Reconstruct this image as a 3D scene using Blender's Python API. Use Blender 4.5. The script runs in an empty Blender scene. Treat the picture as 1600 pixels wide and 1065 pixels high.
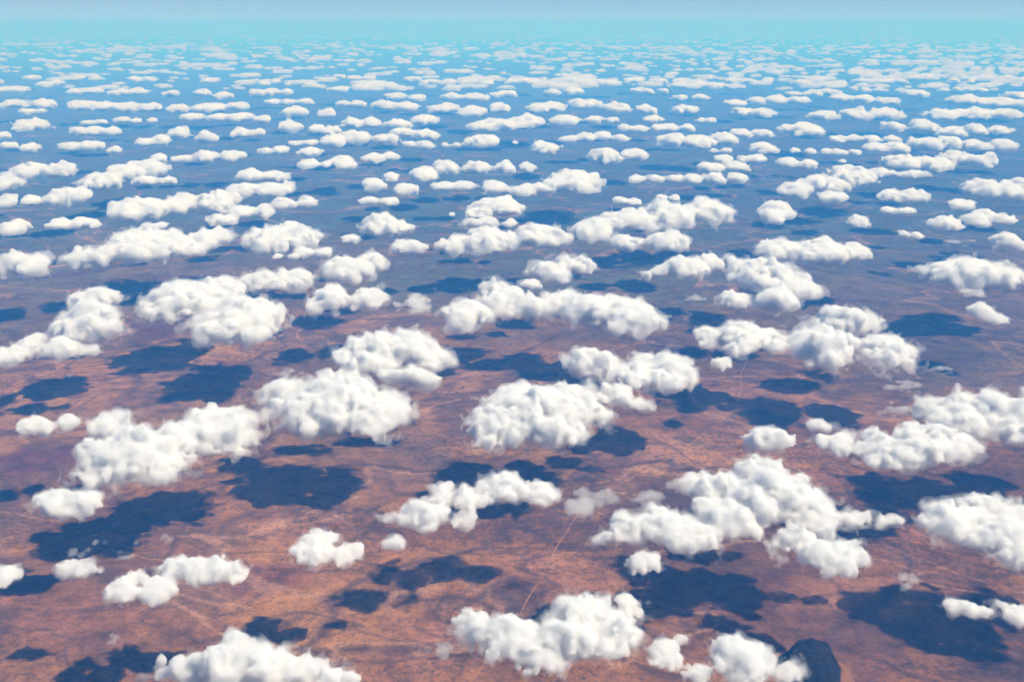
import bpy, math, random
import numpy as np
from mathutils import Vector, Matrix

R = math.radians
sc = bpy.context.scene

# ------------------------------------------------------------------ camera
CAM_H = 8000.0          # metres above the plain
PITCH = 17.1            # degrees below the horizontal
FPX = 1600.0            # focal length in photo pixels (photo is 1600 wide)
cam_d = bpy.data.cameras.new('camera')
cam_d.sensor_width = 36.0
cam_d.lens = 36.0 * FPX / 1600.0
cam_d.clip_start = 10.0
cam_d.clip_end = 2.0e6
cam = bpy.data.objects.new('camera', cam_d)
sc.collection.objects.link(cam)
cam.location = (0, 0, CAM_H)
cam.rotation_euler = (R(90 - PITCH), 0, 0)
sc.camera = cam

# ------------------------------------------------------------------ sky, sun, exposure
SUN_EL, SUN_AZ = 57.0, 102.0     # azimuth clockwise from +Y (view direction): sun to the right, a little behind
w = bpy.data.worlds.new('World'); sc.world = w; w.use_nodes = True
nt = w.node_tree; nt.nodes.clear()
sky = nt.nodes.new('ShaderNodeTexSky'); sky.sky_type = 'NISHITA'
sky.sun_disc = False
sky.sun_elevation = R(SUN_EL); sky.sun_rotation = R(SUN_AZ)
sky.altitude = 5000; sky.air_density = 1.0; sky.dust_density = 0.0; sky.ozone_density = 4.0
bg = nt.nodes.new('ShaderNodeBackground'); bg.inputs['Strength'].default_value = 0.06
wo = nt.nodes.new('ShaderNodeOutputWorld')
nt.links.new(sky.outputs[0], bg.inputs['Color']); nt.links.new(bg.outputs[0], wo.inputs['Surface'])

sl = bpy.data.lights.new('sun', 'SUN'); sl.energy = 5.0; sl.angle = R(0.53); sl.color = (1.0, 0.965, 0.91)
sun = bpy.data.objects.new('sun', sl); sc.collection.objects.link(sun)
sd = Vector((math.sin(R(SUN_AZ)) * math.cos(R(SUN_EL)), math.cos(R(SUN_AZ)) * math.cos(R(SUN_EL)), math.sin(R(SUN_EL))))
sun.rotation_euler = sd.to_track_quat('Z', 'Y').to_euler()
sun.location = (6000, -3000, 14000)

sc.view_settings.view_transform = 'Standard'; sc.view_settings.look = 'None'
sc.view_settings.exposure = 0.38; sc.view_settings.gamma = 1.0
sc.render.engine = 'CYCLES'
cy = sc.cycles
cy.use_denoising = True
cy.max_bounces = 12; cy.diffuse_bounces = 4; cy.glossy_bounces = 2; cy.transmission_bounces = 4
cy.volume_bounces = 7; cy.transparent_max_bounces = 32
cy.caustics_reflective = False; cy.caustics_refractive = False
cy.use_adaptive_sampling = True; cy.adaptive_threshold = 0.04; cy.time_limit = 900

# ------------------------------------------------------------------ helpers
def ray(px, py):
    """unit view ray of a photo pixel"""
    d = Vector(((px - 800.0) / FPX, -(py - 532.5) / FPX, -1.0))
    return (cam.rotation_euler.to_matrix() @ d).normalized()

def at(px, py, z):
    d = ray(px, py)
    t = (z - CAM_H) / d.z
    return Vector((d.x * t, d.y * t, z)), t

def link(o, parent=None):
    sc.collection.objects.link(o)
    if parent is not None:
        o.parent = parent
    return o

def mesh_from(name, v, f, smooth=True):
    m = bpy.data.meshes.new(name)
    v = np.asarray(v, np.float32); f = np.asarray(f, np.int32)
    n = f.shape[1]
    m.vertices.add(len(v)); m.vertices.foreach_set('co', v.ravel())
    m.loops.add(f.size); m.loops.foreach_set('vertex_index', f.ravel())
    m.polygons.add(len(f))
    m.polygons.foreach_set('loop_start', np.arange(0, f.size, n, dtype=np.int32))
    if smooth:
        m.polygons.foreach_set('use_smooth', np.ones(len(f), bool))
    m.update(calc_edges=True)
    return m

def lattice(shape, cell, rng, offset=0):
    """3D value noise (-1..1), smooth interpolated, CELL voxels per lattice cell"""
    g = [int(math.ceil(s / cell)) + 3 for s in shape]
    a = rng.uniform(-1, 1, g).astype(np.float32)
    for ax in range(3):
        p = np.arange(shape[ax]) / cell + rng.uniform(0, 1)
        i = p.astype(int); t = (p - i).astype(np.float32); t = t * t * (3 - 2 * t)
        sh = [1, 1, 1]; sh[ax] = -1
        t = t.reshape(sh)
        a = np.take(a, i, axis=ax) * (1 - t) + np.take(a, i + 1, axis=ax) * t
    return a

def surface_nets(F):
    """quads of the iso surface F = 0 (inside F > 0)"""
    s = F > 0
    nx, ny, nz = F.shape
    c = np.zeros((nx - 1, ny - 1, nz - 1), np.uint8)
    for i in (0, 1):
        for j in (0, 1):
            for k in (0, 1):
                c += s[i:nx - 1 + i, j:ny - 1 + j, k:nz - 1 + k]
    mix = (c > 0) & (c < 8)
    idx = -np.ones(mix.shape, np.int64)
    cells = np.argwhere(mix)
    if len(cells) == 0:
        return None, None
    idx[mix] = np.arange(len(cells))
    P = np.zeros((len(cells), 3)); W = np.zeros(len(cells))
    ci, cj, ck = cells.T
    for ax in range(3):
        o1, o2 = [a for a in range(3) if a != ax]
        for u in (0, 1):
            for v in (0, 1):
                o = np.zeros(3, int); o[o1] = u; o[o2] = v
                e = o.copy(); e[ax] = 1
                fa = F[ci + o[0], cj + o[1], ck + o[2]]; fb = F[ci + e[0], cj + e[1], ck + e[2]]
                x = (fa > 0) != (fb > 0)
                t = np.where(x, fa / np.where(x, fa - fb, 1), 0)
                p = np.zeros((len(cells), 3)); p[:] = o; p[:, ax] = t
                P += p * x[:, None]; W += x
    V = cells + P / W[:, None]
    Q = []
    for ax in range(3):
        a1, a2 = (ax + 1) % 3, (ax + 2) % 3
        lo = [slice(1, -1)] * 3; lo[ax] = slice(0, -1)
        hi = [slice(1, -1)] * 3; hi[ax] = slice(1, None)
        A = s[tuple(lo)]; B = s[tuple(hi)]
        for cond, flip in ((A & ~B, False), (~A & B, True)):
            e = np.argwhere(cond)
            if len(e) == 0:
                continue
            e = e + 1; e[:, ax] -= 1
            q = []
            for d1, d2 in ((-1, -1), (0, -1), (0, 0), (-1, 0)):
                g = e.copy(); g[:, a1] += d1; g[:, a2] += d2
                q.append(idx[g[:, 0], g[:, 1], g[:, 2]])
            q = np.stack(q, 1)
            Q.append(q[:, ::-1] if flip else q)
    return V, np.concatenate(Q)

CORE_OPACITY, CORE_DENS = 0.08, 0.015
SHELL_DENS = (0.005, 0.0020)
WISP_DENS = 0.0022
HAZE_C, HAZE_A, HAZE_D = (0.058, 0.36, 1.0, 1), (0.82, 0.92, 1.0, 1), 1.75e-5
VOXK = 0.0015
HAZE_TOP = 1800.0

# ------------------------------------------------------------------ materials
def new_mat(name):
    m = bpy.data.materials.new(name); m.use_nodes = True
    m.node_tree.nodes.clear()
    return m, m.node_tree.nodes, m.node_tree.links

def cloud_surface_material(name, opacity, dens):
    m, N, L = new_mat(name)
    out = N.new('ShaderNodeOutputMaterial')
    dif = N.new('ShaderNodeBsdfDiffuse'); dif.inputs['Color'].default_value = (0.93, 0.93, 0.93, 1)
    tr = N.new('ShaderNodeBsdfTransparent')
    mx = N.new('ShaderNodeMixShader'); mx.inputs[0].default_value = opacity
    L.new(tr.outputs[0], mx.inputs[1]); L.new(dif.outputs[0], mx.inputs[2])
    L.new(mx.outputs[0], out.inputs['Surface'])
    if dens > 0:
        pv = N.new('ShaderNodeVolumePrincipled')
        pv.inputs['Color'].default_value = (1, 1, 1, 1)
        pv.inputs['Density'].default_value = dens
        pv.inputs['Anisotropy'].default_value = 0.0
        L.new(pv.outputs[0], out.inputs['Volume'])
    return m

def vapour_material(name, dens, col=(1, 1, 1)):
    m, N, L = new_mat(name)
    out = N.new('ShaderNodeOutputMaterial')
    pv = N.new('ShaderNodeVolumePrincipled')
    pv.inputs['Color'].default_value = (*col, 1)
    pv.inputs['Density'].default_value = dens
    pv.inputs['Anisotropy'].default_value = 0.0
    L.new(pv.outputs[0], out.inputs['Volume'])
    return m

# ------------------------------------------------------------------ the plain
def relief(x, y):
    """gentle swells of the plain, metres"""
    x = np.asarray(x, float) / 1000.0; y = np.asarray(y, float) / 1000.0
    h = 22 * np.sin(x * 0.61 + 1.3 * np.sin(y * 0.23)) * np.cos(y * 0.47 + 0.8 * np.sin(x * 0.31))
    h += 11 * np.sin(x * 1.7 + y * 0.9 + 1.1) * np.cos(y * 1.9 - x * 0.6)
    h += 5 * np.sin(x * 4.3 - y * 1.7) * np.cos(y * 3.7 + x * 2.1)
    # a long low rise on the left, near
    u = (y - 13.6 - 0.16 * (x + 6.0) - 0.25 * np.sin(x * 0.9)) / 0.55
    h += 75 * np.exp(-u * u) * np.exp(-((x + 7.0) / 4.5) ** 2)
    return h

def build_ground():
    n = 281
    u = np.linspace(-1, 1, n)
    gx = 6.0e5 * np.sinh(6.2 * u) / math.sinh(6.2)
    gy = 15000 + 6.8e5 * np.sinh(6.2 * u) / math.sinh(6.2)
    gy = np.maximum(gy, -9.5e4 + 2000 * u)
    gy = np.sort(gy)
    X, Y = np.meshgrid(gx, gy, indexing='ij')
    Z = relief(X, Y) * np.exp(-(np.hypot(X, Y - 15000) / 6e4) ** 2)
    v = np.stack([X, Y, Z], -1).reshape(-1, 3)
    i, j = np.meshgrid(np.arange(n - 1), np.arange(n - 1), indexing='ij')
    a = (i * n + j).ravel()
    f = np.stack([a, a + n, a + n + 1, a + 1], 1)
    o = link(bpy.data.objects.new('ground', mesh_from('ground', v, f)))
    o['kind'] = 'structure'
    return o

def ground_material():
    m, N, L = new_mat('desert_plain')
    out = N.new('ShaderNodeOutputMaterial')
    bs = N.new('ShaderNodeBsdfDiffuse'); bs.inputs['Roughness'].default_value = 0.6
    geo = N.new('ShaderNodeNewGeometry')
    P = geo.outputs['Position']

    def scaled(sx, sy, off=(0, 0, 0)):
        mp = N.new('ShaderNodeMapping'); mp.inputs['Scale'].default_value = (1 / sx, 1 / sy, 1 / sx)
        mp.inputs['Location'].default_value = off
        L.new(P, mp.inputs['Vector']); return mp.outputs[0]

    def noise(vec, detail=5, rough=0.55, dist=0.0, scale=1.0):
        t = N.new('ShaderNodeTexNoise'); t.inputs['Scale'].default_value = scale
        t.inputs['Detail'].default_value = detail; t.inputs['Roughness'].default_value = rough
        t.inputs['Distortion'].default_value = dist
        L.new(vec, t.inputs['Vector']); return t.outputs['Fac']

    def ramp(fac, stops):
        r = N.new('ShaderNodeValToRGB'); e = r.color_ramp.elements
        while len(e) > 1: e.remove(e[0])
        e[0].position = stops[0][0]; e[0].color = (*stops[0][1], 1)
        for p, c in stops[1:]:
            q = e.new(p); q.color = (*c, 1)
        L.new(fac, r.inputs[0]); return r.outputs[0]

    def g(v): return (v, v, v)

    def mix(fac, a, b, mode='MIX'):
        x = N.new('ShaderNodeMix'); x.data_type = 'RGBA'; x.blend_type = mode
        if isinstance(fac, float): x.inputs[0].default_value = fac
        else: L.new(fac, x.inputs[0])
        for s, val in ((6, a), (7, b)):
            if isinstance(val, tuple): x.inputs[s].default_value = (*val, 1)
            else: L.new(val, x.inputs[s])
        return x.outputs[2]

    def math_(op, a, b=0.0):
        x = N.new('ShaderNodeMath'); x.operation = op
        for s, val in ((0, a), (1, b)):
            if isinstance(val, (int, float)): x.inputs[s].default_value = val
            else: L.new(val, x.inputs[s])
        return x.outputs[0]

    # broad soils
    n1 = noise(scaled(9000, 6500), 7, 0.6, 0.6)
    soil = ramp(n1, [(0.30, (0.100, 0.052, 0.036)), (0.41, (0.190, 0.084, 0.038)), (0.50, (0.315, 0.142, 0.050)),
                     (0.60, (0.390, 0.185, 0.062)), (0.72, (0.440, 0.220, 0.078))])
    n2 = noise(scaled(2300, 1500, (3, 7, 0)), 8, 0.65, 0.8)
    soil = mix(math_('MULTIPLY', ramp(n2, [(0.35, g(0)), (0.62, g(1))]), 0.75), soil, (0.240, 0.100, 0.050))
    n3 = noise(scaled(5200, 5200, (11, 2, 0)), 6, 0.6, 1.2)
    soil = mix(math_('MULTIPLY', ramp(n3, [(0.51, g(0)), (0.61, g(1))]), 0.65), soil, (0.105, 0.050, 0.044))

    # farther out haze is put into the soil colour: red fades to grey-green
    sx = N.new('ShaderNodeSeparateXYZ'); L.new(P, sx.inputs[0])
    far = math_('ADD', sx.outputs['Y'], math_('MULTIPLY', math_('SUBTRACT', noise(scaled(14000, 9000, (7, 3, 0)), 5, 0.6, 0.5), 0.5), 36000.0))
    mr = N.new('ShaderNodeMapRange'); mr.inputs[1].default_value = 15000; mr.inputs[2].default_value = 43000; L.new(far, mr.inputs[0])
    haze_soil = ramp(n2, [(0.3, (0.050, 0.078, 0.056)), (0.7, (0.092, 0.118, 0.080))])
    soil = mix(math_('MULTIPLY', mr.outputs[0], 0.94), soil, haze_soil)

    # named patches with their own soil: (photo x, y, half width, half height, colour, strength)
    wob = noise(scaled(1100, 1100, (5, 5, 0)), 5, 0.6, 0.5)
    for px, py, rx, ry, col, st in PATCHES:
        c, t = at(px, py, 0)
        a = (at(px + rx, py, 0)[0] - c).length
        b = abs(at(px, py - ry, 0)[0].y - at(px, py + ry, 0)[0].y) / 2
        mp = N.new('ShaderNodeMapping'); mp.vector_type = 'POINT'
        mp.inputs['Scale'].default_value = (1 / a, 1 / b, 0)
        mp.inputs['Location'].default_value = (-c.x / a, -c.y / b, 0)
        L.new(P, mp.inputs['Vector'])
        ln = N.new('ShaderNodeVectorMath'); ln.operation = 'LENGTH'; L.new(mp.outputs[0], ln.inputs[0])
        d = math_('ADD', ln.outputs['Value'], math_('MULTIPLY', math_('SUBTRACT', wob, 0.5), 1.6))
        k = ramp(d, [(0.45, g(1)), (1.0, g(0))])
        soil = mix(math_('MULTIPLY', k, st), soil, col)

    # dry stream beds: thin wandering lines where a noise field crosses its middle
    for off, sx, sy, wd, col, amt in (((1, 4, 0), 5200, 3800, 0.014, (0.085, 0.046, 0.038), 0.85), ((8, 1, 0), 2600, 1900, 0.014, (0.10, 0.055, 0.042), 0.7),
                                      ((2, 9, 0), 7000, 5200, 0.006, (0.42, 0.225, 0.135), 0.6)):
        nn = noise(scaled(sx, sy, off), 4, 0.5, 0.9)
        dd = math_('ABSOLUTE', math_('SUBTRACT', nn, 0.5))
        k = ramp(dd, [(0.0, g(1)), (wd, g(0.6)), (wd * 2.2, g(0))])
        soil = mix(math_('MULTIPLY', k, amt), soil, col)

    # scrub: fine dark specks, thicker in some belts
    belt = noise(scaled(3600, 2400, (6, 6, 0)), 5, 0.6, 0.7)
    sp1 = noise(scaled(120, 120), 3, 0.7)
    sp2 = noise(scaled(420, 420, (2, 2, 0)), 5, 0.75)
    thr = math_('ADD', sp1, math_('MULTIPLY', math_('SUBTRACT', belt, 0.5), 0.85))
    k = ramp(thr, [(0.50, g(0)), (0.66, g(1))])
    soil = mix(math_('MULTIPLY', k, 0.62), soil, (0.062, 0.040, 0.032))
    k2 = ramp(sp2, [(0.36, g(0.62)), (0.62, g(1.16))])
    soil = mix(1.0, soil, k2, 'MULTIPLY')
    k3 = ramp(noise(scaled(45, 45, (1, 1, 0)), 2, 0.6), [(0.3, g(0.72)), (0.7, g(1.2))])
    soil = mix(1.0, soil, k3, 'MULTIPLY')
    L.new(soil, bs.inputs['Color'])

    hb = noise(scaled(700, 520, (4, 3, 0)), 8, 0.62, 0.6)
    bp = N.new('ShaderNodeBump'); bp.inputs['Strength'].default_value = 0.8; bp.inputs['Distance'].default_value = 90.0
    L.new(hb, bp.inputs['Height'])
    bp2 = N.new('ShaderNodeBump'); bp2.inputs['Strength'].default_value = 0.8; bp2.inputs['Distance'].default_value = 320.0
    L.new(noise(scaled(3400, 2300, (9, 9, 0)), 4, 0.5, 1.2), bp2.inputs['Height']); L.new(bp.outputs[0], bp2.inputs['Normal'])
    L.new(bp2.outputs[0], bs.inputs['Normal'])
    L.new(bs.outputs[0], out.inputs['Surface'])
    return m

PATCHES = [
 (905,800,45,16,(0.40,0.21,0.105),0.65), (960,765,50,15,(0.42,0.22,0.11),0.65), (1015,735,50,14,(0.42,0.22,0.115),0.65), (1075,695,45,13,(0.42,0.23,0.12),0.65), (1150,640,40,14,(0.40,0.22,0.12),0.6),
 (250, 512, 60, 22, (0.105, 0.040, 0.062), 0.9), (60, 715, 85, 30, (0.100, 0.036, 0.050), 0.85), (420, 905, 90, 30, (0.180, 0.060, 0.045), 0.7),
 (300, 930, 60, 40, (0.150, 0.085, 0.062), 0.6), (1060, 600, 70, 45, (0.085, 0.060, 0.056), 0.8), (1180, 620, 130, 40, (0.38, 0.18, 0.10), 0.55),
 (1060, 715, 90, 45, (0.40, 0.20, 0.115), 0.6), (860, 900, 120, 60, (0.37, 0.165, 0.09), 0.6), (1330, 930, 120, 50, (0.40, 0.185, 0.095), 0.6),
 (700, 1010, 120, 60, (0.36, 0.16, 0.085), 0.5), (430, 820, 70, 22, (0.38, 0.18, 0.10), 0.5), (100, 980, 180, 40, (0.24, 0.105, 0.06), 0.5),
 (1100, 860, 60, 25, (0.21, 0.10, 0.062), 0.7), (1440, 900, 60, 50, (0.27, 0.13, 0.08), 0.5),
]

def strip(name, pts, width, lift, mat):
    """a ribbon lying LIFT metres above the plain along photo points"""
    P = []
    for px, py in pts:
        p, _ = at(px, py, 0); P.append((p.x, p.y))
    P = np.array(P)
    # resample with smooth wobble
    seg = np.r_[0, np.cumsum(np.hypot(*np.diff(P, axis=0).T))]
    n = int(seg[-1] / 90)
    s = np.linspace(0, seg[-1], n)
    Q = np.stack([np.interp(s, seg, P[:, 0]), np.interp(s, seg, P[:, 1])], 1)
    for _ in range(12):
        Q[1:-1] = (Q[:-2] + Q[1:-1] * 2 + Q[2:]) / 4
    Q[:, 0] += 25 * np.sin(s / 610.0) + 12 * np.sin(s / 233.0 + 1)
    T = np.gradient(Q, axis=0); T /= np.linalg.norm(T, axis=1)[:, None]
    Nn = np.stack([-T[:, 1], T[:, 0]], 1)
    rng = np.random.default_rng(int(width))
    wv = width * (1 + (0.3 if width < 40 else 0.75) * np.interp(np.arange(n), np.arange(0, n + 6, 5), rng.uniform(-1, 1, len(np.arange(0, n + 6, 5)))))
    A = Q + Nn * wv[:, None] / 2; B = Q - Nn * wv[:, None] / 2
    v = []
    for a_, b_ in zip(A, B):
        v.append((a_[0], a_[1], float(relief(a_[0], a_[1])) + lift)); v.append((b_[0], b_[1], float(relief(b_[0], b_[1])) + lift))
    f = [(2 * i, 2 * i + 1, 2 * i + 3, 2 * i + 2) for i in range(n - 1)]
    o = link(bpy.data.objects.new(name, mesh_from(name, v, f))); o.data.materials.append(mat); o['kind'] = 'structure'
    return o

def flat_noise_material(name, c1, c2, size, bump=0.0):
    m, N, L = new_mat(name)
    out = N.new('ShaderNodeOutputMaterial'); bs = N.new('ShaderNodeBsdfDiffuse')
    geo = N.new('ShaderNodeNewGeometry')
    mp = N.new('ShaderNodeMapping'); mp.inputs['Scale'].default_value = (1 / size,) * 3; L.new(geo.outputs['Position'], mp.inputs['Vector'])
    t = N.new('ShaderNodeTexNoise'); t.inputs['Scale'].default_value = 1; t.inputs['Detail'].default_value = 6; t.inputs['Roughness'].default_value = 0.65
    L.new(mp.outputs[0], t.inputs['Vector'])
    r = N.new('ShaderNodeValToRGB'); r.color_ramp.elements[0].position = 0.35; r.color_ramp.elements[1].position = 0.65
    r.color_ramp.elements[0].color = (*c1, 1); r.color_ramp.elements[1].color = (*c2, 1)
    L.new(t.outputs['Fac'], r.inputs[0]); L.new(r.outputs[0], bs.inputs['Color'])
    if bump:
        b = N.new('ShaderNodeBump'); b.inputs['Strength'].default_value = 0.9; b.inputs['Distance'].default_value = bump
        L.new(t.outputs['Fac'], b.inputs['Height']); L.new(b.outputs[0], bs.inputs['Normal'])
    L.new(bs.outputs[0], out.inputs['Surface'])
    return m

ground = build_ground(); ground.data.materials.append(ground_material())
MROAD = flat_noise_material('pale_dust', (0.32, 0.155, 0.062), (0.41, 0.215, 0.098), 260)
strip('dirt_road', [(728,1075),(745,1052),(775,1010),(815,955),(848,905),(866,865),(876,842),(893,812),(930,780),(985,748),(1040,717),(1078,692),(1108,670)], 11, 2.0, MROAD)
strip('dirt_road', [(1108,670),(1132,652),(1150,634),(1158,614),(1160,600),(1157,586),(1162,570),(1172,548),(1180,520)], 11, 2.6, MROAD)

def build_hill():
    """dark rocky hill with a steep right flank, lower right"""
    c, _ = at(1268, 1050, 0)
    n = 150; S = 800.0
    u = np.linspace(-S, S, n)
    X, Y = np.meshgrid(u, u, indexing='ij')
    rng = np.random.default_rng(8)
    a = lambda cell: lattice((n, n, 1), cell, rng)[:, :, 0]
    wob = 55 * a(26) + 30 * a(12)
    rx = np.where(X > 0, 385.0, 480.0)
    d = np.sqrt(((X + wob) / rx) ** 2 + ((Y + 0.7 * wob) / 470.0) ** 2)
    k = np.clip((1.0 - d) / 0.42, 0, 1)
    H = 255 * (k ** 1.25) + 75 * np.clip(0.75 - d, 0, 1) + 70 * np.clip(1 - np.hypot((X - 20) / 170, (Y - 60) / 220), 0, 1)
    rg = 1 - np.abs(a(18)) * 1.6
    H += k * (46 * (rg - 0.4) + 24 * a(8) + 13 * a(4) + 8 * a(2.2))
    H += 42 * np.exp(-np.clip(d - 0.9, 0, 9) * 4.0) * (1 + 0.35 * a(6)) * np.clip((1.75 - d) / 0.4, 0, 1)
    Z = H - 6
    v = np.stack([X, Y, Z], -1).reshape(-1, 3)
    i, j = np.meshgrid(np.arange(n - 1), np.arange(n - 1), indexing='ij')
    q = (i * n + j).ravel()
    f = np.stack([q, q + n, q + n + 1, q + 1], 1)
    keep = (d.reshape(-1)[f] < 1.75).any(1)
    f = f[keep]
    o = link(bpy.data.objects.new('hill', mesh_from('hill', v, f, False)))
    o.location = (c.x, c.y, float(relief(c.x, c.y)))
    m = flat_noise_material('shaded_dark_rock', (0.010, 0.009, 0.010), (0.028, 0.022, 0.021), 60, 14.0)  # dark rock, made darker still with cloud shade put into its colour
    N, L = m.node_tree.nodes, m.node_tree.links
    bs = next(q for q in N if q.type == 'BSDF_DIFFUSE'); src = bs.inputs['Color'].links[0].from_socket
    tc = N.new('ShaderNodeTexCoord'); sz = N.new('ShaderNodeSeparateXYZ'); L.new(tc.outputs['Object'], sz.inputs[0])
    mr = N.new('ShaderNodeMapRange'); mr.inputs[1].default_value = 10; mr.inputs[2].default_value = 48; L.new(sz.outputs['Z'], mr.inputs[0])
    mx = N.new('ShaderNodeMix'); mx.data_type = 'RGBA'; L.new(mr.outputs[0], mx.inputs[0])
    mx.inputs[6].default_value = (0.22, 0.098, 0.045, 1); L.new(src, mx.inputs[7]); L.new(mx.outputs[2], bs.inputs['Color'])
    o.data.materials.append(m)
    o['kind'] = 'structure'
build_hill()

# ------------------------------------------------------------------ clouds
ZB = 1300.0     # cloud base above the plain

def lobe_world(cx, cy, rx, ry):
    c = 250.0
    for _ in range(3):
        p, t = at(cx, cy, ZB + 0.8 * c)
        dirv = ray(cx, cy)
        depth = p.y * math.cos(R(PITCH)) + (CAM_H - p.z) * math.sin(R(PITCH))
        mpp = depth / FPX
        th = math.asin(-dirv.z)
        a = rx * mpp; h = ry * mpp
        c = min(max(0.37 * a, 90.0), 340.0, 0.85 * h / math.cos(th))
    b = math.sqrt(max(h * h - (c * math.cos(th)) ** 2, 0)) / math.sin(th)
    b = min(max(b, 0.55 * a), 1.6 * a)
    return p, a, b, c, depth

def puffs_of(lobes, rng, vox):
    """lobes -> spheres (x, y, z, r): a heap of domes with smaller domes on them"""
    out = []
    for p, a, b, c in lobes:
        n = int(min(max(1.6 * a * b / (c * c), 5), 26))
        for k in range(n):
            q = math.sqrt((k + 0.5) / n) * 0.86; ang = k * 2.39996 + rng.uniform(0, 1.2)
            q *= rng.uniform(0.8, 1.08)
            r = c * rng.uniform(0.6, 1.0) * (1.1 - 0.55 * q * q)
            x = p[0] + math.cos(ang) * q * max(a - 0.55 * r, 0.2 * a); y = p[1] + math.sin(ang) * q * max(b - 0.55 * r, 0.2 * b)
            z = p[2] + c * (0.30 - 0.45 * q * q) * rng.uniform(0.5, 1.2)
            out.append((x, y, z, r))
    lvl = list(out)
    for gen in range(3):
        nxt = []
        for x, y, z, r in lvl:
            m = 8 if gen == 0 else 6
            if r * 0.4 < 1.2 * vox:
                continue
            for k in range(m):
                v = rng.normal(size=3); v /= np.linalg.norm(v) + 1e-9
                if v[2] < -0.35: v[2] *= -1
                rr = r * rng.uniform(0.28, 0.52)
                d = r * rng.uniform(0.78, 1.0)
                nxt.append((x + v[0] * d, y + v[1] * d, z + v[2] * d * 0.9, rr))
        out += nxt; lvl = nxt
        if len(out) > 3500: break
    return np.array(out)

def cloud_field(puffs, lobes, vox, rng, pad):
    lo = (puffs[:, :3] - puffs[:, 3:]).min(0) - pad; hi = (puffs[:, :3] + puffs[:, 3:]).max(0) + pad
    lo[2] = max(lo[2], -pad - 60)
    n = np.ceil((hi - lo) / vox).astype(int) + 3
    F = np.full(n, -pad * 1.5, np.float32)
    ax = [lo[i] + vox * np.arange(n[i], dtype=np.float32) for i in range(3)]
    for x, y, z, r in puffs:
        e = r + pad
        i0 = [max(int((q - e - lo[i]) / vox), 0) for i, q in enumerate((x, y, z))]
        i1 = [min(int((q + e - lo[i]) / vox) + 2, n[i]) for i, q in enumerate((x, y, z))]
        if min(i1[i] - i0[i] for i in range(3)) <= 0: continue
        X = ax[0][i0[0]:i1[0]] - x; Y = ax[1][i0[1]:i1[1]] - y; Z = ax[2][i0[2]:i1[2]] - z
        d = np.sqrt(X[:, None, None] ** 2 + Y[None, :, None] ** 2 + Z[None, None, :] ** 2)
        S = F[i0[0]:i1[0], i0[1]:i1[1], i0[2]:i1[2]]
        np.maximum(S, r - d, out=S)
    for p, a, b, c in lobes:       # the solid heart of each lobe
        a, b, c = a * 0.74, b * 0.74, c * 0.85
        q = np.sqrt(((ax[0] - p[0]) / a)[:, None, None] ** 2 + ((ax[1] - p[1]) / b)[None, :, None] ** 2 + ((ax[2] - p[2]) / c)[None, None, :] ** 2)
        np.maximum(F, (1 - q) * c, out=F)
    return F, lo, ax

def soften(F, k=1):
    for _ in range(k):
        for a in range(3):
            G = F.copy()
            sl0 = [slice(None)] * 3; sl1 = [slice(None)] * 3; sm = [slice(None)] * 3
            sl0[a] = slice(0, -2); sl1[a] = slice(2, None); sm[a] = slice(1, -1)
            G[tuple(sm)] = 0.5 * F[tuple(sm)] + 0.25 * (F[tuple(sl0)] + F[tuple(sl1)])
            F = G
    return F

def close_border(F):
    for a in range(3):
        s = [slice(None)] * 3
        s[a] = 0; F[tuple(s)] = np.minimum(F[tuple(s)], -1)
        s[a] = -1; F[tuple(s)] = np.minimum(F[tuple(s)], -1)
    return F

def separate(v, f):
    """connected pieces of a mesh, largest first"""
    lab = np.arange(len(v))
    e = np.concatenate([f[:, [0, 1]], f[:, [1, 2]], f[:, [2, 3]], f[:, [3, 0]]])
    while True:
        m = np.minimum(lab[e[:, 0]], lab[e[:, 1]])
        new = lab.copy()
        np.minimum.at(new, e[:, 0], m); np.minimum.at(new, e[:, 1], m)
        new = new[new]
        if (new == lab).all(): break
        lab = new
    fl = lab[f[:, 0]]
    ids, cnt = np.unique(fl, return_counts=True)
    out = []
    for i in ids[np.argsort(-cnt)][:8]:
        ff = f[fl == i]
        u, inv = np.unique(ff, return_inverse=True)
        out.append((v[u], inv.reshape(ff.shape)))
    return out

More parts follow.
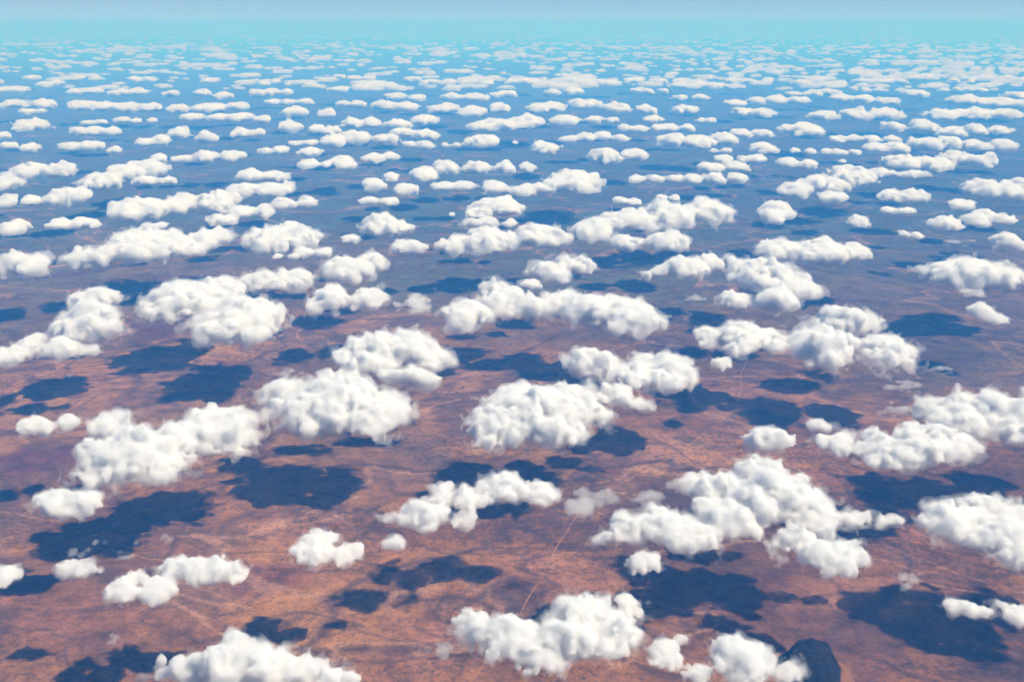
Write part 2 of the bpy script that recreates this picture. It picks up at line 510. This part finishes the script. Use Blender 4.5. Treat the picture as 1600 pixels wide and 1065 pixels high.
def cloud_meshes(lobes, vox, seed, ragged=0.0, shells=((0.10, 0.25), (0.30, 0.55))):
    """body and, around it, shells of thinner vapour: (offset, roughness) in units of the mean lobe height"""
    rng = np.random.default_rng(seed)
    puffs = puffs_of(lobes, rng, vox)
    cm = float(np.mean([l[3] for l in lobes]))
    F, lo, ax = cloud_field(puffs, lobes, vox, rng, 0.75 * cm + 2 * vox)
    F = soften(F, 1)
    sh = F.shape
    Nz = 0.34 * cm * (lattice(sh, 1.7 * cm / vox, rng) - 0.1)
    lam = cm * 0.85
    while lam > 1.4 * vox:
        n = lattice(sh, lam / vox, rng)
        Nz += 0.15 * lam * n + 0.26 * lam * (np.abs(n) * 1.7 - 0.62)
        lam *= 0.55
    base = ax[2][None, None, :] + 0.35 * lattice((sh[0], sh[1], 1), max(cm * 0.7 / vox, 2), rng) * cm
    core = np.minimum(F + Nz * (1 + ragged), base + 0.12 * cm)
    if ragged > 0:
        core -= ragged * cm * 0.30 * (1 + 1.3 * lattice(sh, max(cm * 0.45 / vox, 2.0), rng))
    out = [surface_nets(close_border(core))]
    wz = lattice(sh, max(cm * 1.3 / vox, 3), rng)
    hf = 0.5 * lattice(sh, max(cm * 0.5 / vox, 4.5), rng) + 0.3 * lattice(sh, max(cm * 0.22 / vox, 3.6), rng) + 0.35 * lattice(sh, 3.2, rng)
    for q, (off, rough) in enumerate(shells):
        st = 2 if q == 0 else 3
        G = np.minimum(F + Nz, base + 0.2 * cm) + cm * (off * (0.6 + 0.8 * wz) + rough * hf + 0.1 * ragged)
        v, f = surface_nets(close_border(G[::st, ::st, ::st].copy()))
        out.append((v * st if v is not None else None, f))
    return [((v * vox + lo, f) if v is not None else None) for v, f in out]

# traced clouds: (label, style, lobes); a lobe is (x, y, half width, half height) in photo pixels
# style 0 = dense heap, 1 = ragged, 2 = thin wisp
NEAR = [
 ("broad bright dome-topped cloud cut off by the bottom edge, left of centre", 0,
  [(375,1043,88,38),(300,1048,52,20),(262,1052,28,14),(455,1052,62,24),(515,1060,42,17),(250,1038,11,10)]),
 ("thin torn wisps floating just above the dome-topped cloud at the bottom", 2, [(398,1004,22,9),(440,1009,26,11),(465,1016,14,7)]),
 ("small white cloud cut by the left edge, low down", 0, [(2,905,24,20)]),
 ("rounded white cloud with flat underside, alone near the left edge above dark shadows", 0, [(108,790,50,24),(85,778,30,14),(68,772,12,7)]),
 ("small low cloud with pointed top beside ragged wisps, lower left", 0, [(118,888,32,15),(135,890,22,11)]),
 ("scrap of broken vapour above the small pointed cloud, lower left", 2, [(125,860,20,10),(155,850,13,8)]),
 ("faint torn scrap right of the small pointed cloud, lower left", 2, [(193,868,20,9)]),
 ("tiny grey puff over the edge of a dark shadow, lower left", 2, [(262,841,15,9)]),
 ("tiniest faint puff between two scraps, lower left", 2, [(211,850,9,8)]),
 ("knobbly cloud of several heaps trailing a ragged left tail, lower left", 0,
  [(253,918,30,27),(278,890,34,20),(325,893,52,24),(362,897,23,17),(192,920,26,20),(215,905,24,13)]),
 ("compact puffy cloud with a small right shoulder, alone on red ground", 0, [(490,855,36,27),(528,866,26,18),(552,860,17,13)]),
 ("barely visible scrap of vapour low on the left plain", 2, [(180,990,15,9),(172,1003,14,7)]),
 ("large spreading heap of merged domes on the left, pointed lower left end", 0,
  [(335,672,58,32),(270,690,52,34),(205,712,76,38),(162,745,50,19),(370,690,30,20),(250,725,50,28)]),
 ("low puff touching the upper left of the large spreading heap", 1, [(174,664,36,20)]),
 ("small ragged bit off the right tip of the large spreading heap", 2, [(402,692,12,8)]),
 ("pair of small ragged puffs near the left edge, above purple ground", 1, [(55,666,30,14),(106,660,22,13)]),
 ("egg-shaped smooth cloud second from the left edge, beside a purple patch", 0, [(140,508,62,26),(110,515,35,18)]),
 ("tattered cloud below and left of the egg-shaped cloud", 1, [(50,536,22,14),(92,546,34,15),(145,545,20,9)]),
 ("white cloud half cut by the left edge below the tattered cloud", 0, [(16,558,34,15)]),
 ("low arched cloud directly above the egg-shaped cloud", 0, [(148,468,42,15),(170,465,22,13)]),
 ("tall double-domed cloud on the left, one dome in front of the other", 0,
  [(295,470,68,30),(345,458,38,21),(372,502,68,34),(420,498,28,30),(255,478,30,20)]),
 ("small two-humped cloud up and right of the double-domed cloud", 0, [(405,442,32,14),(455,440,35,16)]),
 ("wide crested cloud with a long left tail and separate right knob, left side", 0,
  [(220,382,62,26),(270,385,40,20),(135,403,42,14),(325,374,30,15),(305,388,22,12)]),
 ("cloud cut by the left edge level with a wide crested cloud", 0, [(30,414,48,17)]),
 ("neat half-round dome cloud with a flat base, left of centre", 0, [(440,374,58,20),(415,378,32,14)]),
 ("slim low cloud tucked under the half-round dome cloud", 0, [(490,396,32,10),(448,400,24,7)]),
 ("smooth round cloud beside a long broken cloud bank at centre", 0, [(508,472,36,17)]),
 ("lumpy cloud left of the picture's middle, higher on its right half", 0, [(545,422,40,18),(583,410,26,17)]),
 ("faint soft puff between a round cloud and the long cloud bank", 1, [(578,467,30,16)]),
 ("upper broad cloud of a stacked pair at centre left", 0, [(580,555,58,28),(640,548,50,24),(675,560,28,24),(640,590,45,15)]),
 ("lower massive cloud of a stacked pair at centre left", 0,
  [(520,635,86,38),(445,618,46,23),(590,650,48,38),(500,662,62,20),(545,600,45,16)]),
 ("little wisp above a dark blue shadow left of the stacked pair", 2, [(458,582,19,9)]),
 ("massive lens-shaped cloud at the centre with a tapering right tip", 0,
  [(835,648,88,42),(775,672,52,30),(895,632,45,26),(935,648,22,15),(870,672,55,26),(810,625,50,22)]),
 ("cloud with two peaks right of the massive lens-shaped cloud", 0, [(925,570,48,20),(1045,585,42,29),(990,588,44,22),(1010,565,22,14)]),
 ("ragged skirt of vapour under the two-peaked cloud", 1, [(962,618,32,15),(1003,633,17,9)]),
 ("long broken cloud bank across the middle, ending in a heavy right head", 0,
  [(730,492,38,32),(782,468,36,22),(832,480,48,18),(925,485,55,24),(982,497,48,30),(880,478,40,20),(770,448,25,10)]),
 ("thin veil of cloud left of the long broken cloud bank", 2, [(640,478,30,16),(660,470,20,12)]),
 ("two-tiered puff just above the long broken cloud bank", 0, [(858,428,34,14),(900,414,32,14)]),
 ("low knob resting on top of the long broken cloud bank", 0, [(832,446,20,9)]),
 ("small oval cloud left of a chain of puffs above centre", 0, [(638,386,28,11)]),
 ("chain of four white puffs above the middle of the picture", 0, [(705,383,24,11),(757,373,36,17),(845,371,42,17),(795,377,26,13),(768,390,16,6)]),
 ("cloud with a raised right side beneath a long sloping cloud", 0, [(1005,384,52,16),(1045,377,32,15)]),
 ("low grey-white cloud behind the chain of puffs, at its right", 1, [(925,362,32,18),(950,350,25,14)]),
 ("long sloping cloud rising to the right, above centre right", 0, [(990,345,38,14),(1045,336,45,18),(1110,333,38,15)]),
 ("sturdy cloud with crenellated top left of centre in the middle distance", 0, [(598,354,34,14),(632,356,18,12)]),
 ("wedge-shaped cloud with two tiers above the chain of puffs", 0, [(778,324,42,14),(750,335,25,9),(765,347,48,9)]),
 ("tiny round puff right of a half-round dome cloud", 1, [(547,373,16,7)]),
 ("long drooping cloud descending to the right in a heavy lobe, right side", 0,
  [(1130,417,60,17),(1195,432,52,24),(1240,448,38,20),(1215,468,38,17),(1065,420,42,15),(1025,428,25,9)]),
 ("small plump cloud under the left of the long drooping cloud", 0, [(1143,469,25,17)]),
 ("pale wisp left of a small plump cloud at right", 2, [(1088,465,19,8)]),
 ("long loaf-shaped cloud right of centre with even top", 0, [(1215,394,42,16),(1280,397,48,18),(1333,396,26,15),(1245,385,40,11)]),
 ("pointed whale-shaped cloud left of a three-lobed cluster, right side", 0, [(1160,524,40,27),(1112,526,28,15),(1208,532,31,22),(1155,545,30,12)]),
 ("cluster of three big lobes side by side on the right", 0, [(1315,506,56,23),(1293,545,50,31),(1385,552,42,30),(1355,500,22,14)]),
 ("tiny plump puff by the head of the dirt track", 0, [(1126,567,20,11)]),
 ("wide dome cloud near the right edge, upper middle", 0, [(1500,430,58,20),(1560,434,42,16),(1525,422,45,15)]),
 ("thin scrap hanging below the wide dome cloud at right edge", 2, [(1525,456,25,9)]),
 ("shaggy small cloud under the wide dome cloud, near right edge", 1, [(1535,487,26,12),(1557,498,18,12)]),
 ("little flat cloud right of a loaf-shaped cloud", 0, [(1424,366,26,8)]),
 ("round knob of cloud at the right edge with a faint left tail", 0, [(1573,378,25,13)]),
 ("faint flat streak left of a round knob at the right edge", 2, [(1500,380,48,7)]),
 ("small frayed cloud floating above a big cloud at the right edge", 2, [(1410,603,30,10),(1440,612,14,7)]),
 ("pale wisp left of the frayed cloud, above orange plain", 2, [(1470,580,22,8)]),
 ("huge cloud running off the right edge at mid height", 0, [(1535,645,72,30),(1590,668,52,36),(1462,642,38,17),(1500,660,50,24),(1660,668,60,40),(1640,640,60,26)]),
 ("feathered left end of a huge cloud at the right edge", 2, [(1400,642,34,12)]),
 ("long bulging cloud in front of the huge cloud at right", 0, [(1450,698,62,33),(1378,702,42,24),(1308,692,30,18),(1492,690,32,26),(1400,720,50,16)]),
 ("small rounded cloud left of a long bulging cloud, right side", 0, [(1198,688,40,17),(1225,686,18,11)]),
 ("tiny cloud above a dark shadow between two larger clouds, right side", 1, [(1280,666,23,10)]),
 ("biggest ragged cloud at lower right, sprawling with a right-hand spur", 0,
  [(1185,738,52,24),(1115,765,50,28),(1195,780,78,38),(1268,800,48,40),(1135,812,55,30),(1245,848,40,24),(1300,872,52,30),
   (1365,812,52,13),(1080,838,50,28),(1035,822,48,32),(990,828,42,20),(945,838,24,10),(1235,752,28,15)]),
 ("thin pale veil left of the biggest ragged cloud", 2, [(912,788,30,24),(945,775,25,14)]),
 ("smeared grey haze of vapour above the left of the ragged cloud", 2, [(1020,778,40,14),(1065,760,25,14)]),
 ("faint drifting wisp below the biggest ragged cloud", 2, [(1216,873,19,15)]),
 ("small dense cloud just below left of the biggest ragged cloud", 0, [(1005,879,36,18)]),
 ("large rounded cloud cut by the right edge, lower part", 0, [(1490,818,46,27),(1560,838,55,42),(1545,800,52,20),(1595,810,30,30),(1655,845,62,46),(1690,815,50,35)]),
 ("row of three little white puffs at the right edge, low down", 0, [(1490,946,22,14),(1527,953,28,13),(1585,958,24,20)]),
 ("ghostly upright wisp over orange ground, lower right", 2, [(1418,905,15,17)]),
 ("plump cloud at the bottom edge beside a dark rocky hill", 0, [(1160,1036,66,37),(1095,1052,33,20),(1228,1052,32,17),(1140,1012,40,15)]),
 ("broad curdled cloud near the bottom centre, over the dirt track", 0,
  [(738,975,38,26),(795,1000,58,36),(845,1028,45,26),(905,960,55,34),(952,988,48,36),(895,1005,65,30),(985,950,20,14)]),
 ("small upright cloud right of the curdled cloud at bottom centre", 0, [(1040,1022,27,27),(1062,1000,12,10)]),
 ("frayed scrap off the left of the curdled cloud at bottom centre", 2, [(684,1015,22,16)]),
 ("scattered broken cloud below the centre with holes in it", 1,
  [(690,776,29,23),(735,780,33,19),(788,765,42,24),(838,772,34,18),(660,806,42,24),(612,808,28,9),(722,813,28,15)]),
 ("tiny puff below the scattered broken cloud, above brown ground", 1, [(618,849,22,11)]),
 ("small torn cloud just inside the left edge, over dark shadow", 2, [(118,586,16,7)]),
 ("wisp at far right below mid height, over purple plain", 2, [(1550,612,28,8)]),
]
MID = [  # clouds of the middle and far distance
 [(20,356,24,11)],[(110,349,42,10),(135,351,24,7)],
 [(215,329,48,16),(315,319,55,16),(395,330,38,12),(280,322,28,11)],
 [(348,344,24,9)],[(242,354,22,6)],[(108,306,36,12)],[(50,314,16,7)],[(10,316,22,10)],[(8,286,26,13)],
 [(45,266,27,9),(92,266,24,11)],[(160,284,30,12)],[(215,266,42,14),(245,284,34,8)],[(265,249,34,9),(343,243,40,11)],
 [(412,277,40,12)],[(405,297,56,12)],[(460,316,38,12)],[(512,255,48,9),(535,252,22,8)],[(597,245,34,10)],
 [(127,227,32,9)],[(30,231,30,9)],[(150,206,45,8)],[(50,196,28,10)],[(280,209,19,9)],[(236,222,32,10)],[(355,186,76,9)],
 [(388,206,32,8)],[(505,203,31,9)],[(522,221,24,9)],[(472,223,28,6)],[(213,189,37,7)],[(200,167,100,10)],[(328,169,30,10)],
 [(44,161,44,10)],[(167,143,68,8)],[(452,160,42,7)],[(54,175,24,7)],[(425,145,40,7)],
 [(642,191,48,11)],[(648,209,38,9)],[(578,215,48,11)],[(770,197,45,9),(855,191,57,13),(800,192,50,11)],[(755,221,32,12),(705,226,20,6)],
 [(805,222,8,6)],[(928,215,58,7)],[(988,201,27,7)],[(966,243,46,12)],[(1050,220,24,12)],
 [(722,262,48,12),(804,261,38,11),(662,273,24,12),(612,277,16,7)],[(586,290,23,9)],[(634,296,19,9)],[(706,291,40,10)],[(594,313,34,8)],
 [(795,297,44,11),(838,293,25,8)],[(897,284,46,16),(865,291,20,10)],[(1024,281,47,8)],[(1046,310,21,6)],[(980,315,26,7)],[(706,335,7,4)],
 [(745,149,68,10)],[(912,165,86,12)],[(735,172,70,11)],[(620,167,40,9)],
 [(1112,220,48,12),(1175,207,40,10)],[(1125,234,20,6)],[(1255,203,33,12)],[(1350,216,60,7)],[(1246,255,34,10)],[(1160,250,45,8)],[(1132,262,40,8)],
 [(1118,278,58,11)],[(1290,237,62,6)],[(1316,252,9,4)],[(1430,257,60,15),(1508,250,50,13),(1405,270,40,8)],[(1485,224,64,11)],
 [(1418,199,44,10)],[(1525,205,60,9)],[(1330,277,42,14),(1285,290,36,13),(1245,298,25,9)],[(1300,308,24,9)],[(1408,308,42,10)],[(1504,320,25,8)],
 [(1555,298,50,15),(1590,290,25,10)],[(1402,330,30,8)],[(1520,347,70,12),(1555,340,40,10)],[(1342,347,18,11)],[(1212,335,30,13)],
 [(1104,187,20,6)],[(1178,177,37,8)],[(1070,172,20,9)],[(1198,159,72,9)],[(1335,181,74,11)],[(1352,157,56,10)],[(1520,180,80,11)],[(1430,147,20,7)],
 [(1540,158,60,12)],[(1270,146,45,8)],[(1090,135,45,8)],[(990,128,60,9)],[(1590,150,20,10)],
]

# landmark clouds of the distance, by their first lobe: (handle, where)
MARKS = {
 (215,329): ("three-domed chain", "at left above the wide crested cloud"), (20,356): ("edge-cut low puff", "at the left edge beside the three-domed chain"),
 (108,306): ("plump lone dome", "near the left edge in the blue"), (45,266): ("two-knob cloud", "close to the left edge"), (215,266): ("stepped cloud", "at upper left in the blue"),
 (265,249): ("drawn-out cloud", "with a right-hand knob at upper left"), (405,297): ("wide smooth cloud", "between left edge and centre, in the blue"),
 (512,255): ("flat crested cloud", "left of centre in the blue"), (280,209): ("solitary egg cloud", "at upper left in the blue"),
 (200,167): ("longest streak", "of cloud in the far upper left"), (50,196): ("wedge cloud", "near the left edge in the far blue"),
 (355,186): ("long low bank", "in the far upper left, right of the egg cloud"), (770,197): ("whale-backed cloud", "rising to the right in the far centre"),
 (755,221): ("bright knob cloud", "with a small left tail in the far centre"), (722,262): ("beaded chain", "of white puffs in the blue above centre"),
 (795,297): ("low twin cloud", "under the right end of the beaded chain"), (897,284): ("tall bulging cloud", "right of the low twin cloud"),
 (966,243): ("lone blue-distance dome", "just right of centre"), (1112,220): ("stepping two-part cloud", "climbing right in the far right half"),
 (1118,278): ("broad loaf cloud", "in the blue, right of centre"), (1430,257): ("big spread cloud", "in the blue at upper right"),
 (1330,277): ("cascading cloud", "left of the big spread cloud"), (1350,216): ("slim straight cloud", "in the far upper right"),
 (1555,298): ("bulky edge cloud", "at the right edge in the blue"), (1520,347): ("wide two-part cloud", "above the round knob at the right edge"),
 (1212,335): ("boxy cloud", "right of the long sloping cloud"), (1335,181): ("long faint bank", "in the far haze at right"),
 (912,165): ("broad pale bank", "in the far haze at centre"), (745,149): ("faint long cloud", "in the far haze left of the broad pale bank"),
 (1520,180): ("faint wide bank", "in the far haze by the right edge"), (1198,159): ("pale stretched cloud", "in the far haze right of centre"),
}
ORD = ['nearest', 'second', 'third', 'fourth', 'fifth', 'sixth', 'seventh', 'eighth', 'ninth', 'tenth', 'eleventh', 'twelfth', 'thirteenth', 'fourteenth', 'fifteenth',
       'sixteenth', 'seventeenth', 'eighteenth', 'nineteenth', 'twentieth']

def sector(dx, dy):
    dy *= 2.2
    a = math.degrees(math.atan2(-dy, dx)) % 360
    return ('right', 'upper right', 'top', 'upper left', 'left', 'lower left', 'bottom', 'lower right')[int((a + 22.5) // 45) % 8]

def relation_label(shape, x, y, everyone):
    """which one: its rank among all clouds on that side of the nearest landmark"""
    for (lx, ly), (handle, _) in sorted(MARKS.items(), key=lambda k: (k[0][0] - x) ** 2 + (2.2 * (k[0][1] - y)) ** 2):
        s = sector(x - lx, y - ly)
        d = (x - lx) ** 2 + (2.2 * (y - ly)) ** 2
        rank = sum(1 for (ex, ey) in everyone if (ex, ey) != (lx, ly) and sector(ex - lx, ey - ly) == s and (ex - lx) ** 2 + (2.2 * (ey - ly)) ** 2 < d - 1e-6)
        if rank < len(ORD):
            side = {'top': 'above', 'bottom': 'below', 'left': 'left of', 'right': 'right of'}.get(s, 'to the %s of' % s)
            return '%s cloud, %s %s the %s' % (shape, ORD[rank], side, handle)
    return shape + ' cloud in the far haze'

MC = cloud_surface_material('cloud_white', CORE_OPACITY, CORE_DENS)
MFAR = cloud_surface_material('far_cloud_white', 0.10, 0.0022)
MWISP = cloud_surface_material('wisp_white', 0.01, WISP_DENS)
MSH = [vapour_material('cloud_vapour', SHELL_DENS[0]), vapour_material('cloud_veil', SHELL_DENS[1])]
PART = ('vapour_fringe', 'vapour_veil')

def split_long(lobes, seed, style=0):
    r = random.Random(seed); out = []
    if style == 2:                 # a wisp: a loose drift of small torn scraps
        for x, y, rx, ry in lobes:
            n = 6 if rx < 18 else 10
            for k in range(n):
                q = math.sqrt(r.random()) * 0.85; t = r.uniform(0, 6.283)
                g_ = r.uniform(0.35, 0.75) * (1.1 - 0.5 * q)
                out.append((x + math.cos(t) * q * rx, y + math.sin(t) * q * ry, max(rx * g_, 3), max(ry * g_, 2.2)))
        return out
    for x, y, rx, ry in lobes:
        n = int(round(rx / (2.1 * ry)))
        if n < 2:
            out.append((x, y, rx * 1.12, ry * 1.1)); continue
        for k in range(n):
            t = (k + 0.5) / n * 2 - 1
            out.append((x + t * rx * 0.92 + r.uniform(-.15, .15) * rx / n, y + r.uniform(-.32, .32) * ry,
                        rx / n * r.uniform(0.95, 1.35), ry * r.uniform(0.75, 1.12) * (1 - 0.2 * t * t)))
    return out

def place_cloud(lobes_px, seed, style, label, group, shells):
    Ls = [lobe_world(*q) for q in split_long(lobes_px, seed, style)]
    org = Vector((sum(l[0].x for l in Ls) / len(Ls), sum(l[0].y for l in Ls) / len(Ls), ZB))
    depth = sum(l[4] for l in Ls) / len(Ls)
    res = cloud_meshes([(l[0] - org, l[1], l[2], l[3]) for l in Ls], depth * VOXK * (0.9 if depth < 23000 else 1.0), seed, (0.0, 0.35, 0.5)[style], shells)
    if res[0] is None:
        return None
    pieces = separate(*res[0])
    o = bpy.data.objects.new('cumulus_cloud' if style < 2 else 'cloud_wisp', mesh_from('cumulus', *pieces[0])); link(o)
    for pc in pieces[1:6]:
        if len(pc[1]) < 120: break
        d = link(bpy.data.objects.new('detached_puff', mesh_from('detached_puff', *pc)), o)
        d.data.materials.append(MC if style < 2 else MWISP)
    o.location = org
    o.data.materials.append(MC if style < 2 else MWISP)
    o['label'] = label; o['category'] = 'cloud'; o['group'] = group
    for k, r in enumerate(res[1:]):
        if r is None: continue
        c = link(bpy.data.objects.new(PART[k], mesh_from(PART[k], *r)), o)
        c.data.materials.append(MSH[k] if style < 2 else MSH[1])
        c['kind'] = 'stuff'
    return o

for i, (label, style, lobes) in enumerate(NEAR):
    sh = ((0.14, 0.45), (0.36, 1.0)) if style < 2 else ((0.15, 0.6),)
    place_cloud(lobes, 100 + i, style, label, 'clouds floating over the near plain', sh)

# the packed rows below the haze: small flat clouds filling the gaps between the larger ones
rf = random.Random(41)
tries = 0
while len(MID) < 150 and tries < 6000:
    tries += 1
    y = rf.uniform(122, 238); x = rf.uniform(5, 1595); rx = rf.uniform(16, 46) * (0.75 + 0.35 * x / 1600); ry = rf.uniform(5.0, 8.5) * (0.7 + y / 400)
    if all(abs(x - l[0]) > (rx + l[2]) * 0.92 or abs(y - l[1]) > (ry + l[3]) * 0.95 for q in MID for l in q):
        MID.append([(round(x), round(y), round(rx), round(ry, 1))])

MID_AT = [(sum(l[0] for l in q) / len(q), sum(l[1] for l in q) / len(q)) for q in MID]
for i, lobes in enumerate(MID):
    cx, cyy = MID_AT[i]
    ww = max(l[0] + l[2] for l in lobes) - min(l[0] - l[2] for l in lobes)
    asp = ww / (2 * max(l[3] for l in lobes))
    shape = 'long streak-like' if asp > 5.5 else 'small' if ww < 50 else 'low oval' if asp > 3 else 'rounded'
    if len(lobes) > 1: shape = 'chained' if len(lobes) > 2 else 'two-humped'
    mk = MARKS.get(lobes[0][:2])
    label = ('white ' + ' '.join(mk)) if mk else relation_label(shape, cx, cyy, MID_AT)
    place_cloud(lobes, 500 + i, 0, label, 'clouds in the blue middle distance', ((0.25, 0.5),))

# ---- far clouds: a few shapes, copied; the nearest as things, the rest as one mass
rng = np.random.default_rng(77)
protos = []
for k in range(14):
    nl = int(rng.integers(1, 5)); lob = []
    for q in range(nl):
        a = rng.uniform(600, 1250)
        lob.append((Vector((rng.uniform(-1, 1) * 1150 * (nl > 1), rng.uniform(-1, 1) * 750 * (nl > 1), 0.8 * min(0.42 * a, 400))), a, a * rng.uniform(0.6, 1.0), min(0.42 * a, 400)))
    v, f = cloud_meshes(lob, 130.0, 900 + k, 0.0, ())[0]
    m = mesh_from('far_cumulus', v, f); m.materials.append(MFAR)
    lod = None
    for vx in (235.0, 200.0, 170.0):
        lod = lod or cloud_meshes(lob, vx, 900 + k, 0.0, ())[0]
    v2, f2 = lod or (v, f)
    protos.append((m, v2, f2))

LIGHT = min(range(14), key=lambda q: abs(len(protos[q][2]) - 70))

def to_px(x, y, z):
    d = Vector((x, y, z - CAM_H)); c = cam.rotation_euler.to_matrix().transposed() @ d
    return 800 + FPX * c.x / -c.z, 532.5 - FPX * c.y / -c.z

spots = []
yy = 112000.0
while yy < 640000.0:
    st = max(3600.0, yy / 42.0)
    half = 0.56 * yy
    xx = -half
    while xx < half:
        x = xx + rng.uniform(-1, 1) * 0.6 * st; y = yy + rng.uniform(-1, 1) * 0.6 * st
        side = x / half
        bank = 0.5 + 0.5 * math.sin(x / 17000 + 2.0 * math.sin(y / 31000)) * math.cos(y / 13000 + x / 41000)
        if rng.uniform() < 0.42 + 0.28 * max(side, -0.4) + 0.45 * (bank - 0.4) + 0.25 * min((yy - 112000) / 150000, 1):
            spots.append((x, y, rng.uniform(0.55, 1.2) * (1.25 if bank > 0.65 else 1.0) * max(1, (yy / 190000)) ** 0.6, rng.uniform(-0.7, 0.7) + math.pi * int(rng.integers(2)), int(rng.integers(14))))
        xx += st * 1.3
    yy += st
spots = [s for s in spots if to_px(s[0], s[1], ZB + 200)[1] < 141 or abs(to_px(s[0], s[1], ZB)[0] - 800) > 830]
inside = [s for s in spots if abs(to_px(s[0], s[1], ZB)[0] - 800) < 790]
inside.sort(key=lambda s: s[1])
single = inside[:75]
FAR_AT = [to_px(s[0], s[1], ZB + 150) for s in single]
EVERY = MID_AT + FAR_AT
for (x, y, s, rz, k), (px, py) in zip(single, FAR_AT):
    o = link(bpy.data.objects.new('cumulus_cloud', protos[k][0]))
    o.location = (x, y, ZB); o.scale = (s * 1.35, s * 1.2, s * 0.8); o.rotation_euler = (0, 0, rz)
    o['label'] = relation_label('pale ' + ('tiny' if s < 0.75 else 'small' if s < 1.05 else 'broad'), px, py, EVERY)
    o['category'] = 'cloud'; o['group'] = 'pale clouds fading into the haze near the horizon'
keep = set(single)
VV, FF, n0 = [], [], 0
for t in spots:
    if t in keep: continue
    x, y, s, rz, k = t
    _, v, f = protos[k]
    if y > 380000.0: _, v, f = protos[LIGHT]
    c, sn = math.cos(rz), math.sin(rz)
    s1, s2 = s * 1.35, s * 1.2
    V = np.stack([v[:, 0] * c * s1 - v[:, 1] * sn * s2 + x, v[:, 0] * sn * s1 + v[:, 1] * c * s2 + y, v[:, 2] * s * 0.8 + ZB], 1)
    VV.append(V); FF.append(f + n0); n0 += len(V)
mass = link(bpy.data.objects.new('distant_clouds', mesh_from('distant_clouds', np.concatenate(VV), np.concatenate(FF))))
mass.data.materials.append(MFAR)
mass['kind'] = 'stuff'; mass['label'] = 'sheet of countless faint clouds merging into haze at the horizon'; mass['category'] = 'clouds'

# ------------------------------------------------------------------ haze
hm, N, L = new_mat('haze')
ho = N.new('ShaderNodeOutputMaterial'); pv = N.new('ShaderNodeVolumePrincipled')
pv.inputs['Color'].default_value = HAZE_C; pv.inputs['Absorption Color'].default_value = HAZE_A
pv.inputs['Density'].default_value = HAZE_D
L.new(pv.outputs[0], ho.inputs['Volume'])
x, y0, y1, z0, z1 = 6.5e5, -1.2e5, 7.5e5, float(min(v.co.z for v in ground.data.vertices)) - 1.0, CAM_H + HAZE_TOP
v = [(-x, y0, z0), (x, y0, z0), (x, y1, z0), (-x, y1, z0), (-x, y0, z1), (x, y0, z1), (x, y1, z1), (-x, y1, z1)]
f = [(3, 2, 1, 0), (4, 5, 6, 7), (0, 1, 5, 4), (1, 2, 6, 5), (2, 3, 7, 6), (3, 0, 4, 7)]
haze = link(bpy.data.objects.new('haze', mesh_from('haze', v, f, False))); haze.data.materials.append(hm); haze['kind'] = 'stuff'
